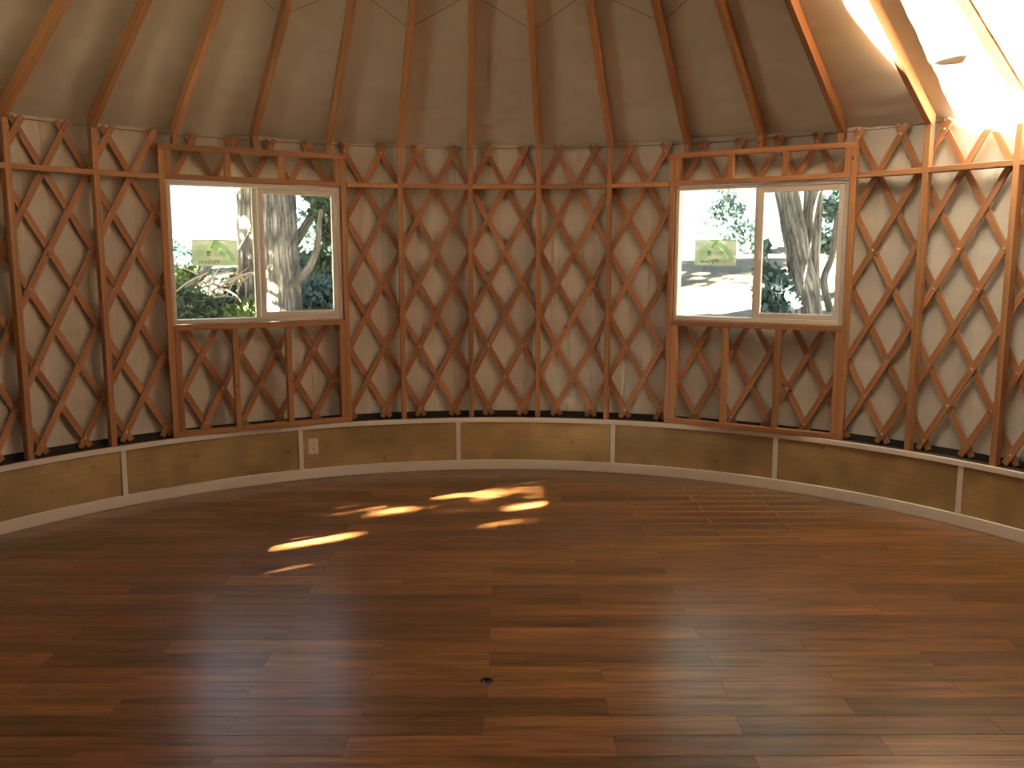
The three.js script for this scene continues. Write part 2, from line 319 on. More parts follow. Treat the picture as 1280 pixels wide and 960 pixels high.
// ---------------------------------------------------------------- low wall round the floor
const battens = [-44.86, -24.75, -5.12, 14.56, 34.37, 54.46]; for (let k = 1; k < 13; k++) battens.push(54.46 + 260.68 * k / 13);
{
  const kw = new THREE.Group(); kw.name = 'wall_base'; scene.add(kw); structure(kw, 'low curved wall of brown plywood panels with white battens', 'wall');
  for (let k = 0; k < battens.length; k++) {
    const a = battens[k], b = k + 1 < battens.length ? battens[k + 1] : battens[0] + 360;
    const doorBay = inDoor((a + b) / 2, 10.2);
    if (!doorBay) mesh('plywood_panel', sweep([[R, 0.06], [R + 0.012, 0.06], [R + 0.012, 0.425], [R, 0.425]], a, b, 1, hash(k, 2, 3) * 3), plyMat, kw);
    mesh('batten', radialPrism([[R - 0.011, 0.078], [R - 0.011, 0.408], [R + 0.001, 0.408], [R + 0.001, 0.078]], 0.036, 0, 1, 0.002).rotateY(-a * RAD), trimMat, kw);
  }
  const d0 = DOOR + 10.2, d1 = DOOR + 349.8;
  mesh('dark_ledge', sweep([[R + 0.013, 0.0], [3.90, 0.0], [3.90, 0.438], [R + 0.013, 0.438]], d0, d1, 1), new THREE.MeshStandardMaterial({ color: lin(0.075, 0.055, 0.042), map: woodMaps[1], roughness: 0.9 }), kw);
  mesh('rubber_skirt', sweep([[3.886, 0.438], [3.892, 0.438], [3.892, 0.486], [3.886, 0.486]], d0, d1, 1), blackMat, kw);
  structure(mesh('trim_1', sweep(ringProfile(R - 0.015, R + 0.014, 0.405, 0.442), d0, d1, 1), trimMat), 'white curved cap strip along the top of the low plywood wall', 'trim');
  structure(mesh('baseboard_round', sweep(ringProfile(R - 0.016, R + 0.002, 0.0, 0.082), d0, d1, 1), trimMat), 'white curved baseboard where the plywood wall meets the floor', 'baseboard');
}
{ // wall outlet
  const a = -23.25, t = group('wall_outlet', P(a, R - 0.0005, 0.263)); t.rotation.y = -a * RAD; tag(t, 'white double wall outlet plate on the plywood panel', 'outlet');
  const pm = new THREE.MeshStandardMaterial({ color: lin(0.82, 0.77, 0.68), roughness: 0.4 });
  mesh('cover_plate', box(0.08, 0.125, 0.007, 0.002).translate(0, 0, 0.0035), pm, t);
  for (const s of [-1, 1]) {
    const f = mesh('socket', at(new THREE.CylinderGeometry(0.0175, 0.0175, 0.003, 24).rotateX(Math.PI / 2), 0, s * 0.0205, 0.0078), pm, t);
    for (const q of [-1, 1]) mesh('slot', at(box(0.003, 0.009, 0.002, 0.0004), q * 0.0065, s * 0.0205 + 0.003, 0.0092), blackMat, f);
    mesh('ground_hole', at(new THREE.CylinderGeometry(0.0028, 0.0028, 0.002, 12).rotateX(Math.PI / 2), 0, s * 0.0205 - 0.008, 0.0092), blackMat, f);
  }
  mesh('screw', at(new THREE.SphereGeometry(0.0035, 10, 6).scale(1, 1, 0.5), 0, 0, 0.0075), steelMat, t);
}

// ---------------------------------------------------------------- lattice
const NODE = 4.26, TOP0 = -1.24, ROWS = 8, YB = 0.518, YT = 2.604, DY = (YT - YB) / ROWS, SPAN = NODE / 2 * ROWS;
{
  const lat = group('slat_lattice'); tag(lat, 'criss cross lattice of reddish wooden slats lining the round wall', 'lattice');
  const Wd = 0.043, Th = 0.012, EXT_LOW = 0.031, EXT_TOP = 0.0305;                    // extension past the end nodes, as a share of the length
  // dir +1 rises to larger angles; a slat runs from t = 0 (bottom node, angle 0) to t = 1 (top node, angle dir * SPAN)
  const slat = (dir, ta, tb, off, endA, endB) => {
    const rc = dir > 0 ? 3.866 : 3.879, n = Math.max(3, Math.round((tb - ta) * 12)), sec = [];
    const len = Math.hypot(SPAN * RAD * rc, YT - YB);
    const bulge = 0.008 / len;
    sec.push([ta, endA ? 0.82 : 1]); if (endA) sec.push([ta + bulge, 0.94]);
    for (let i = 1; i < n; i++) sec.push([ta + (tb - ta) * i / n, 1]);
    if (endB) sec.push([tb - bulge, 0.94]); sec.push([tb, endB ? 0.82 : 1]);
    const across = new THREE.Vector2(YT - YB, -dir * SPAN * RAD * rc).normalize();   // in (arc, y)
    const ring = sec.map(([t, w]) => [[-1, 0], [1, 0], [1, 1], [-1, 1]].map(([s, o]) => {
      const arc = dir * SPAN * RAD * rc * t + s * w * Wd / 2 * across.x, y = YB + (YT - YB) * t + s * w * Wd / 2 * across.y;
      return P(arc / rc / RAD, rc - Th / 2 + o * Th, y);
    }));
    const pos = [], uv = [], idx = [];
    for (let f = 0; f < 4; f++) { const b = pos.length / 3, v0 = [0, Wd, Wd + Th, 2 * Wd + Th][f], v1 = [Wd, Wd + Th, 2 * Wd + Th, 2 * (Wd + Th)][f];
      ring.forEach((q, i) => { for (const [p, v] of [[q[f], v0], [q[(f + 1) % 4], v1]]) { pos.push(p.x, p.y, p.z); uv.push(sec[i][0] * len + off, v + off * 0.37); } });
      for (let i = 0; i < ring.length - 1; i++) { const o = b + i * 2; idx.push(o, o + 1, o + 2, o + 1, o + 3, o + 2); } }
    for (const q of [ring[0], ring[ring.length - 1]]) { const b = pos.length / 3; for (const p of q) { pos.push(p.x, p.y, p.z); uv.push(0, 0); } q === ring[0] ? idx.push(b, b + 2, b + 1, b, b + 3, b + 2) : idx.push(b, b + 1, b + 2, b, b + 2, b + 3); }
    const g = new THREE.BufferGeometry(); g.setAttribute('position', new THREE.Float32BufferAttribute(pos, 3)); g.setAttribute('uv', new THREE.Float32BufferAttribute(uv, 2)); g.setIndex(idx); g.computeVertexNormals();
    return g;
  };
  const cache = {};
  const q = rng(77), nodes = [];
  const kMin = Math.ceil((-360 + DOOR + DOOR_HALF + 1 - TOP0) / NODE), kMax = Math.floor((DOOR - DOOR_HALF - 1 - TOP0) / NODE);
  for (let k = kMin - 10; k <= kMax + 10; k++) for (const dir of [1, -1]) {
    const a0 = TOP0 + k * NODE, ok = (t) => { const a = a0 + dir * SPAN * t, y = YB + (YT - YB) * t; if (a < TOP0 + kMin * NODE - 0.7 || a > TOP0 + kMax * NODE + 0.7) return false; return !(inWindow(a, 10.0) && y > 1.255 && y < 2.345); };
    const N = 400, lo = -EXT_LOW, hi = 1 + EXT_TOP; let start = null;
    for (let i = 0; i <= N + 1; i++) {
      const t = lo + (hi - lo) * i / N, good = i <= N && ok(t);
      if (good && start === null) start = t;
      if (!good && start !== null) {
        const end = lo + (hi - lo) * (i - 1) / N;
        if (end - start > 0.03) {
          const v = Math.floor(q() * 3), key = [dir, start.toFixed(3), end.toFixed(3), v].join();
          const g = cache[key] ??= slat(dir, start, end, v * 0.77 + hash(Math.round(start * 1000), dir, v), start < lo + 0.01, end > hi - 0.01);
          mesh('slat', g, slatMats[Math.floor(q() * slatMats.length)], lat).rotation.y = -a0 * RAD;
        }
        start = null;
      }
    }
  }
  for (let k = kMin; k <= kMax; k++) for (const row of [0, 3, 4, 6, 7, 8]) {
    const a = TOP0 + k * NODE + (row & 1 ? NODE / 2 : 0), y = YT - row * DY; if (a > TOP0 + kMax * NODE + 0.1) continue;
    if (!(inWindow(a, 10.2) && y > 1.24 && y < 2.36)) nodes.push([a, y]);
  }
  const bolts = new THREE.InstancedMesh(new THREE.SphereGeometry(0.0075, 10, 6).scale(1, 1, 0.55), new THREE.MeshStandardMaterial({ color: lin(0.86, 0.84, 0.78), metalness: 0.4, roughness: 0.35 }), nodes.length); bolts.name = 'bolts'; bolts.userData.kind = 'stuff'; bolts.castShadow = bolts.receiveShadow = true;
  const m4 = new THREE.Matrix4(), qt = new THREE.Quaternion(), one = new THREE.Vector3(1, 1, 1);
  nodes.forEach(([a, y], i) => bolts.setMatrixAt(i, m4.compose(P(a, 3.859, y), qt.setFromAxisAngle(new THREE.Vector3(0, 1, 0), -a * RAD), one)));
  lat.add(bolts);
}
tag(mesh('tension_cable', new THREE.TorusGeometry(3.8725, 0.0036, 6, 240).rotateX(Math.PI / 2).translate(0, 2.652, 0), cableMat), 'thin steel tension cable resting in the top forks of the lattice', 'cable');

// ---------------------------------------------------------------- studs, rails, rafters
const rafterSet = rafterAngles.map((a) => norm(a));
const ORD = ['first', 'second', 'third', 'fourth'];
// where a post or rafter stands, told by the windows it is near; null on the entrance side, which no label needs to single out
function whereabouts(a) {
  const sorted = rafterSet.slice().sort((x, y) => x - y), i = sorted.indexOf(a), w1 = sorted.findIndex((x) => Math.abs(x - WINDOWS[0]) < 1), w2 = sorted.findIndex((x) => Math.abs(x - WINDOWS[1]) < 1);
  if (Math.abs(i - w1) < 2) return ['over the trunk window, at its end away from the yard', 'over the middle of the trunk window', 'over the trunk window, at its end towards the yard window'][i - w1 + 1];
  if (Math.abs(i - w2) < 2) return ['over the yard window, at its end towards the trunk window', 'over the middle of the yard window', 'over the yard window, at its sunlit end'][i - w2 + 1];
  if (i > w1 && i < w2) return ORD[i - w1 - 2] + ' from the trunk window towards the yard window';
  if (i < w1 && w1 - 2 - i < 3) return ORD[w1 - 2 - i] + ' beyond the trunk window, away from the yard';
  if (i > w2 && i - w2 - 2 < 3) return ORD[i - w2 - 2] + ' beyond the yard window, on the sunlit side';
  return null;
}
const studAngles = rafterSet.filter((a) => !inWindow(a) && !inDoor(a)).sort((a, b) => a - b);
{
  const sg = [0, 1, 2].map((v) => radialPrism([[3.79, 0.4425], [3.79, under(3.79) - 0.004], [3.858, under(3.858) - 0.004], [3.858, 0.4425]], 0.040, v * 0.61));
  const plate = radialPrism([[3.812, 2.50], [3.812, 2.66], [3.842, 2.66], [3.842, 2.50]], 0.0025, 0, 1, 0.0005), q = rng(5);
  const galv = new THREE.MeshStandardMaterial({ color: lin(0.42, 0.42, 0.4), metalness: 0.9, roughness: 0.5 });
  const hole = new THREE.CylinderGeometry(0.004, 0.004, 0.003, 10).rotateZ(Math.PI / 2);
  for (const a of studAngles) {
    const t = group('wall_stud'); t.rotation.y = -a * RAD; { const s = whereabouts(a); tag(t, s ? 'upright wooden wall stud, ' + s : 'upright wooden wall stud on the entrance side of the round room', 'stud', 'wall studs between the lattice bays'); };
    mesh('post', sg[Math.floor(q() * 3)], fir[Math.floor(q() * fir.length)], t);
    for (const s of [-1, 1]) { const b = mesh('steel_bracket', plate.clone().translate(s * 0.0214, 0, 0), galv, t); b.userData.label = 'grey steel rafter bracket'; for (const y of [2.515, 2.55, 2.62, 2.645]) mesh('screw', hole.clone().translate(s * 0.0224, y, -3.827), cableMat, b); }
  }
  // horizontal blocking between neighbouring studs, or a stud and the post of a window frame
  const stops = [...studAngles.map((a) => [a, 0.3, 0.3])];
  for (const w of [...WINDOWS]) stops.push([norm(w - HALF), 0.05, 999], [norm(w + HALF), 999, 0.05]);
  stops.push([norm(DOOR - DOOR_HALF), 0, 999], [norm(DOOR + DOOR_HALF), 999, 0]);
  stops.sort((a, b) => a[0] - b[0]);
  for (let i = 0; i < stops.length; i++) {
    const a = stops[i], b = stops[(i + 1) % stops.length]; if (a[2] > 90 || b[1] > 90) continue;
    let d = norm(b[0] - a[0]); if (d < 0) d += 360; if (d < 1 || d > 12) continue;
    const A = P(a[0] + a[2], 3.825, 2.341), B = P(a[0] + d - b[1], 3.825, 2.341), len = A.distanceTo(B) - 0.002, mid = A.clone().add(B).multiplyScalar(0.5);
    const o = mesh('rail_block', box(len, 0.038, 0.066, 0.003, i * 0.37), fir[i % 4]); o.position.copy(mid); o.rotation.y = -Math.atan2(B.z - A.z, B.x - A.x);
    { const w = whereabouts(rafterSet.reduce((m, x) => Math.abs(norm(x - b[0])) < Math.abs(norm(m - b[0])) ? x : m)); tag(o, w && !w.startsWith('over') ? 'short wooden rail ending at the stud ' + w : w ? 'short rail ending at framing ' + w : 'short wooden rail between studs on the entrance side of the room', 'rail', 'rails between the wall posts'); };
  }
  const rg = [0, 1, 2].map((v) => radialPrism([[3.856, under(3.856)], [0.802, under(0.802)], [0.802, over(0.802)], [3.856, over(3.856)]], 0.041, v * 0.83));
  for (const a of rafterSet) {
    const t = group('rafter'); t.rotation.y = -a * RAD; { const s = whereabouts(a); tag(t, s ? 'sloping wooden rafter, ' + s : 'sloping wooden rafter on the entrance side of the round room', 'rafter', 'roof rafters'); };
    mesh('beam', rg[Math.floor(q() * 3)], fir[Math.floor(q() * fir.length)], t);
  }
}
{ // centre ring and skylight dome at the peak
  const t = group('roof_ring', new THREE.Vector3(0, 4.505, 0)); tag(t, 'round wooden compression ring at the peak where the rafters meet', 'ring');
  mesh('hoop', sweep(ringProfile(0.685, 0.80, 0.0, 0.165), 0, 360, 5), fir[0], t);
  const dome = group('skylight_dome', new THREE.Vector3(0, 4.6705, 0)); tag(dome, 'clear acrylic skylight dome over the centre ring', 'skylight');
  const pr = []; for (let i = 0; i <= 14; i++) { const a = i / 14 * Math.PI / 2; pr.push(new THREE.Vector2(Math.max(1e-4, 0.80 * Math.cos(a)), 0.30 * Math.sin(a))); }
  mesh('bubble', new THREE.LatheGeometry(pr, 48), glassMat, dome);
  mesh('rim', sweep(ringProfile(0.78, 0.82, 0.0, 0.012), 0, 360, 5), steelMat, dome);
}
{ // thin cord laced zig-zag from rafter to rafter under the liner
  const sorted = rafterSet.slice().sort((a, b) => a - b), pts = [];
  const j0 = sorted.findIndex((a) => Math.abs(a + 11.88) < 0.1);
  sorted.forEach((a, i) => { const low = ((i - j0) % 2 + 2) % 2 === 0, r = low ? 2.875 : 2.61; pts.push(P(a, r, over(r) - 0.012)); });
  const curve = new THREE.CurvePath(); for (let i = 0; i < pts.length; i++) curve.add(new THREE.LineCurve3(pts[i].clone().lerp(pts[(i + 1) % pts.length], 0.055), pts[(i + 1) % pts.length].clone().lerp(pts[i], 0.055)));
  const cord = group('zigzag_cord'), cm = new THREE.MeshStandardMaterial({ color: lin(0.12, 0.10, 0.075), roughness: 0.8 }); tag(cord, 'thin dark cord laced in a zigzag between the rafters under the liner', 'cord');
  for (const c of curve.curves) mesh('cord_span', new THREE.TubeGeometry(c, 2, 0.0018, 5), cm, cord);
}

// ---------------------------------------------------------------- windows and their framing
const stickerTex = (() => {
  const c = document.createElement('canvas'); c.width = 512; c.height = 300; const g = c.getContext('2d');
  g.fillStyle = '#dfe6dc'; g.fillRect(0, 0, 512, 300);
  g.fillStyle = '#d3dacd'; g.fillRect(0, 120, 512, 180);
  g.fillStyle = '#eff0e2'; g.fillRect(175, 20, 190, 100);
  const arc = (w, r, col) => { g.strokeStyle = col; g.lineWidth = w; g.beginPath(); g.arc(150, 330, r, -1.25, -0.1); g.stroke(); };
  g.fillStyle = '#9cb98a'; g.beginPath(); g.moveTo(250, 8); g.lineTo(290, 50); g.lineTo(262, 100); g.lineTo(200, 100); g.closePath(); g.fill();
  g.save(); g.beginPath(); g.rect(0, 0, 512, 240); g.clip(); arc(58, 318, '#a9c8a2'); arc(52, 252, '#b9d1b2'); arc(8, 284, '#e9edd4'); g.restore();
  g.fillStyle = '#3c4038'; g.fillRect(0, 0, 512, 9);
  g.fillStyle = '#4a4d40'; g.beginPath(); g.arc(183, 150, 20, 0, 7); g.fill(); g.fillStyle = '#d3dacd'; g.beginPath(); g.arc(183, 150, 9, 0, 7); g.fill(); g.fillStyle = '#4a4d40'; g.fillRect(160, 180, 48, 6);
  g.fillStyle = '#a9a98c'; for (let i = 0; i < 5; i++) g.fillRect(14, 28 + i * 17, 130 - (i * 37) % 50, 5);
  for (let i = 0; i < 3; i++) g.fillRect(250, 150 + i * 15, 150 - (i * 29) % 60, 4);
  g.save(); g.translate(300, 278); g.scale(-1, 1); g.fillStyle = '#868d78'; g.font = 'bold 62px sans-serif'; g.fillText('PlyGem', 0, 0); g.restore();   // read from behind the pane
  const t = new THREE.CanvasTexture(c); t.colorSpace = THREE.SRGBColorSpace; t.magFilter = THREE.LinearFilter; return t;
})();
const stickerMat = new THREE.MeshPhysicalMaterial({ map: stickerTex, roughness: 0.9, transmission: 0.8, thickness: 0, side: THREE.DoubleSide });

WINDOWS.forEach((ang, wi) => {
  const where = ['the window with the furrowed tree trunk behind it', 'the window with the pale sunlit yard behind it', 'the side window'][wi];
  const R0 = 3.738, D = 0.060, f = group('window_framing'); f.rotation.y = -ang * RAD;                     // own axes: x along the wall, z towards the room
  tag(f, ['wooden stud framing around the window with the furrowed tree trunk behind it', 'wooden stud framing around the window with the bright yard behind it', 'wooden stud framing around the side window facing the sun'][wi], 'framing');
  const piece = (name, x0, x1, y0, y1, k) => mesh(name, box(x1 - x0, y1 - y0, D, 0.003, k * 0.41 + wi * 1.7).translate((x0 + x1) / 2, (y0 + y1) / 2, -R0 - D / 2), fir[(k + wi) % 4], f);
  piece('bottom_plate', -0.69, 0.69, 0.4435, 0.482, 0); piece('top_plate', -0.69, 0.69, 2.535, 2.573, 1);
  piece('king_stud', -0.69, -0.648, 0.482, 2.535, 2); piece('king_stud', 0.648, 0.69, 0.482, 2.535, 3);
  piece('sill', -0.648, 0.648, 1.236, 1.278, 4); piece('header', -0.648, 0.648, 2.325, 2.363, 5);
  for (const s of [-1, 1]) { const a = s > 0 ? 0.602 : -0.648; piece('jack_stud', a, a + 0.046, 0.482, 1.236, 6 + s); piece('jack_stud', a, a + 0.046, 2.363, 2.535, 8 + s); }
  for (const x of [-0.212, 0.193]) { piece('cripple_stud', x - 0.021, x + 0.021, 0.482, 1.236, Math.round(x * 50) + 30); piece('cripple_stud', x - 0.021, x + 0.021, 2.363, 2.535, Math.round(x * 50) + 32); }
  for (const a of rafterSet.filter((x) => Math.abs(norm(x - ang)) < HALF)) {   // short posts that carry the rafters over the top plate
    const d = norm(a - ang), rr = (R0 + 0.006) / Math.cos(d * RAD);
    mesh('rafter_post', radialPrism([[rr, 2.5735], [rr, under(rr) - 0.003], [rr + 0.050, under(rr + 0.050) - 0.003], [rr + 0.050, 2.5735]], 0.040, a * 0.1), fir[Math.abs(Math.round(a)) % 4], f).rotation.y = -d * RAD;
  }
  // sliding vinyl window
  const w = new THREE.Group(); w.name = 'window_' + (wi + 1); scene.add(w); w.rotation.y = -ang * RAD;
  structure(w, ['cream framed sliding window looking out on the furrowed tree trunk', 'cream framed sliding window looking out on the bright yard', 'cream framed sliding window facing the sun'][wi], 'window');
  const z = (r) => -r, bar = (name, x0, x1, y0, y1, r0, r1, par = w) => mesh(name, box(x1 - x0, y1 - y0, r1 - r0, 0.004).translate((x0 + x1) / 2, (y0 + y1) / 2, z((r0 + r1) / 2)), vinylMat, par);
  const X = 0.645, Y0 = 1.281, Y1 = 2.322, F0 = 3.764, F1 = 3.85;
  bar('frame_jamb', -X, -X + 0.030, Y0, Y1, F0, F1); bar('frame_jamb', X - 0.030, X, Y0, Y1, F0, F1);
  bar('frame_head', -X + 0.030, X - 0.030, Y1 - 0.032, Y1, F0, F1); bar('frame_sill', -X + 0.030, X - 0.030, Y0, Y0 + 0.034, F0, F1);
  bar('fixed_mullion', -0.032, 0.010, Y0 + 0.034, Y1 - 0.032, 3.812, 3.838);
  const fp = mesh('fixed_pane', box(0.585, Y1 - Y0 - 0.066, 0.004, 0.0005).translate(-0.3235, (Y0 + Y1) / 2 + 0.001, z(3.826)), glassMat, w); void fp;
  const sash = new THREE.Group(); sash.name = 'sliding_sash'; w.add(sash);
  const sx0 = 0.002, sx1 = X - 0.031, sy0 = Y0 + 0.035, sy1 = Y1 - 0.033, b = 0.040;
  bar('stile', sx0, sx0 + b, sy0, sy1, 3.770, 3.800, sash); bar('stile', sx1 - b, sx1, sy0, sy1, 3.770, 3.800, sash);
  bar('rail', sx0 + b, sx1 - b, sy1 - b, sy1, 3.770, 3.800, sash); bar('rail', sx0 + b, sx1 - b, sy0, sy0 + b, 3.770, 3.800, sash);
  mesh('sash_pane', box(sx1 - sx0 - 2 * b, sy1 - sy0 - 2 * b, 0.004, 0.0005).translate((sx0 + sx1) / 2, (sy0 + sy1) / 2, z(3.785)), glassMat, sash);
  bar('latch', sx0 + 0.004, sx0 + 0.030, 1.755, 1.83, 3.755, 3.770, sash);
  if (wi < 2) {
    const sg = new THREE.BoxGeometry(0.335, 0.195, 0.0006), [px, py] = [[269, 316], [894, 315.5]][wi];
    const s = mesh('window_sticker', sg, stickerMat), d = look(px, py, 1).sub(CAM), n = P(ang, 1, 0), t = (3.8225 - CAM.dot(n)) / d.dot(n); s.position.copy(CAM).addScaledVector(d, t); s.rotation.y = -ang * RAD; s.rotation.order = 'YXZ'; s.rotation.z = wi ? 0.0 : -0.01;
    tag(s, ['translucent pale green paper sticker on the pane beside the furrowed tree trunk', 'translucent pale green paper sticker on the pane before the bright yard'][wi], 'sticker');
  }
});
{ // entrance door behind the camera
  const d = new THREE.Group(); d.name = 'door_1'; scene.add(d); d.rotation.y = -DOOR * RAD; structure(d, 'wooden entrance door with two sunk panels', 'door');
  const pc = (n, x0, x1, y0, y1, m = fir[1], r0 = 3.80, r1 = 3.85, par = d) => mesh(n, box(x1 - x0, y1 - y0, r1 - r0, 0.003).translate((x0 + x1) / 2, (y0 + y1) / 2, -(r0 + r1) / 2), m, par);
  pc('door_post', -0.56, -0.49, 0.0, 2.57, fir[0], 3.76, 3.88); pc('door_post', 0.49, 0.56, 0.0, 2.57, fir[0], 3.76, 3.88); pc('door_head', -0.49, 0.49, 2.34, 2.40, fir[2], 3.76, 3.88); pc('top_board', -0.49, 0.49, 2.53, 2.57, fir[2], 3.76, 3.88);
  const lf = new THREE.Group(); lf.name = 'door_leaf'; d.add(lf);
  pc('stile', -0.485, -0.36, 0.01, 2.335, fir[1], 3.80, 3.845, lf); pc('stile', 0.36, 0.485, 0.01, 2.335, fir[1], 3.80, 3.845, lf);
  pc('rail', -0.36, 0.36, 0.01, 0.28, fir[3], 3.80, 3.845, lf); pc('rail', -0.36, 0.36, 1.10, 1.24, fir[3], 3.80, 3.845, lf); pc('rail', -0.36, 0.36, 2.18, 2.335, fir[3], 3.80, 3.845, lf);
  pc('panel', -0.36, 0.36, 0.28, 1.10, fir[0], 3.815, 3.83, lf); pc('panel', -0.36, 0.36, 1.24, 2.18, fir[0], 3.815, 3.83, lf);
  for (const s of [-1, 1]) mesh('side_panel', sweep([[3.80, 0.0], [3.86, 0.0], [3.86, 0.44], [3.80, 0.44]], DOOR + (s > 0 ? 8.3 : -10.2), DOOR + (s > 0 ? 10.2 : -8.3), 1).rotateY(DOOR * RAD), plyMat, d);
}

// ---------------------------------------------------------------- outdoors
function terrain(x, z) {
  const r = Math.hypot(x, z), n = (vnoise(x * 0.25 + 50, z * 0.25 + 50, 71) - 0.5) * 0.35;
  const back = Math.max(0, -z - 3.5), rise = Math.min(1, Math.max(0, (r - 4.5) / 5));
  return -0.55 + rise * (Math.min(3.2, back * 0.165) + n) - (r > 30 ? 0 : 0);
}
{
  const N = 120, S = 110, pos = [], uv = [], idx = [];
  for (let i = 0; i <= N; i++) for (let j = 0; j <= N; j++) { const f = (k) => { const q = k / N * 2 - 1; return Math.sign(q) * Math.pow(Math.abs(q), 1.7) * S; }; const x = f(i), z = f(j); pos.push(x, terrain(x, z), z); uv.push(x, z); }
  for (let i = 0; i < N; i++) for (let j = 0; j < N; j++) { const a = i * (N + 1) + j, b = a + N + 1; idx.push(a, a + 1, b, b, a + 1, b + 1); }
  const g = new THREE.BufferGeometry(); g.setAttribute('position', new THREE.Float32BufferAttribute(pos, 3)); g.setAttribute('uv', new THREE.Float32BufferAttribute(uv, 2)); g.setIndex(idx); g.computeVertexNormals();
  const gt = tex(512, 512, (u, v) => { const a = vnoise(u * 8, v * 8, 81, 8, 8), b = vnoise(u * 60, v * 60, 82, 60, 60); const t = 0.7 + 0.2 * a + 0.15 * b; return [t, t * 0.97, t * 0.88]; }); gt.repeat.set(0.25, 0.25);
  structure(mesh('ground', g, new THREE.MeshStandardMaterial({ color: lin(0.20, 0.195, 0.15), map: gt, roughness: 1 })), 'pale dry ground of the yard outside', 'ground');
}
const barkTex = tex(512, 512, (u, v) => { const w = u + 0.03 * vnoise(u * 6, v * 5, 31, 6, 5); const a = Math.abs(vnoise(w * 22, v * 4, 32, 22, 4) - 0.5) * 2, b = vnoise(w * 70, v * 24, 33, 70, 24), c = vnoise(u * 3, v * 3, 34, 3, 3); const t = 0.35 + 0.42 * a + 0.2 * b + 0.15 * (c - 0.5); return [t, t * 0.97, t * 0.92]; });
const barkMat = new THREE.MeshStandardMaterial({ color: lin(0.50, 0.51, 0.51), map: barkTex, roughness: 0.95, bumpMap: barkTex, bumpScale: 0.02 });
const leafMats = [[0.055, 0.10, 0.05], [0.09, 0.15, 0.05], [0.08, 0.15, 0.14], [0.14, 0.2, 0.05]].map((c) => new THREE.MeshPhysicalMaterial({ color: lin(...c), roughness: 0.8, transmission: 0.25, thickness: 0, side: THREE.DoubleSide }));
const twigMat = new THREE.MeshStandardMaterial({ color: lin(0.42, 0.36, 0.27), roughness: 0.9 });
// tapering, furrowed limb through points with radii
function limb(pts, radii, sides = 20, steps = 40, furrow = 0.1, seed = 1) {
  const c = new THREE.CatmullRomCurve3(pts), pos = [], uv = [], idx = [], fr = c.computeFrenetFrames(steps, false), L = c.getLength();
  for (let i = 0; i <= steps; i++) {
    const t = i / steps, p = c.getPointAt(t), k = t * (radii.length - 1), a = Math.floor(Math.min(k, radii.length - 1.001)), r = radii[a] + (radii[a + 1] - radii[a]) * (k - a);
    for (let j = 0; j <= sides; j++) {
      const th = j / sides * 2 * Math.PI, rid = Math.abs(vnoise((j % sides) * 0.9, t * L * 1.6, seed, Math.round(sides * 0.9) || 1, 0) - 0.5) * 2, rr = r * (1 + furrow * (rid - 0.5));
      const v = p.clone().addScaledVector(fr.normals[i], Math.cos(th) * rr).addScaledVector(fr.binormals[i], Math.sin(th) * rr); pos.push(v.x, v.y, v.z); uv.push(j / sides * Math.max(1, Math.round(r * 6.28 / 0.9)), t * L * 0.7);
    }
  }
  for (let i = 0; i < steps; i++) for (let j = 0; j < sides; j++) { const a = i * (sides + 1) + j, b = a + sides + 1; idx.push(a, a + 1, b, b, a + 1, b + 1); }
  const g = new THREE.BufferGeometry(); g.setAttribute('position', new THREE.Float32BufferAttribute(pos, 3)); g.setAttribute('uv', new THREE.Float32BufferAttribute(uv, 2)); g.setIndex(idx); g.computeVertexNormals(); return g;
}
// sprays of small leaves: clumps of [centre, radius, count]; keep(p) may leave gaps
function leaves(clumps, size, seed, keep) {
  const q = rng(seed), pos = [], a = new THREE.Vector3(), b = new THREE.Vector3(), n = new THREE.Vector3(), p = new THREE.Vector3();
  const dir = (v) => v.set(q() - 0.5, q() - 0.5, q() - 0.5).normalize();
  for (const [c, r, count] of clumps) for (let i = 0; i < count; i++) {
    dir(p).multiplyScalar(r * Math.pow(q(), 0.45)); p.y *= 0.75; p.add(c);
    dir(a); dir(b); const s = size * (0.5 + q());
    if (keep && !keep(p, s)) continue;
    for (let k = 0; k < 3; k++) { dir(n).lerp(a, 0.6).normalize(); const w = b.clone().cross(n).normalize().multiplyScalar(s * 0.3), tip = p.clone().addScaledVector(n, s), m = p.clone().addScaledVector(n, s * 0.5); pos.push(p.x, p.y, p.z, m.x + w.x, m.y + w.y, m.z + w.z, tip.x, tip.y, tip.z, p.x, p.y, p.z, tip.x, tip.y, tip.z, m.x - w.x, m.y - w.y, m.z - w.z); }
  }
  const g = new THREE.BufferGeometry(); g.setAttribute('position', new THREE.Float32BufferAttribute(pos, 3)); g.computeVertexNormals(); return g;
}
function tree(name, label, parts) {   // parts: [part name, geometry, material]
  const t = group(name); tag(t, label, 'tree'); for (const [n, g, m] of parts) mesh(n, g, m, t); return t;
}
const V = (x, y, z) => new THREE.Vector3(x, y, z);
const clumpAt = (px, py, dist, r, n) => [look(px, py, dist), r, n];
function trunkPts(px, dist, lean = 0, h = 9) { const m = look(px, 320, dist), g = terrain(m.x, m.z); return [V(m.x - lean * 0.5, g - 0.2, m.z), V(m.x, m.y, m.z), V(m.x + lean, g + h * 0.6, m.z), V(m.x + lean * 2.2, g + h, m.z)]; }
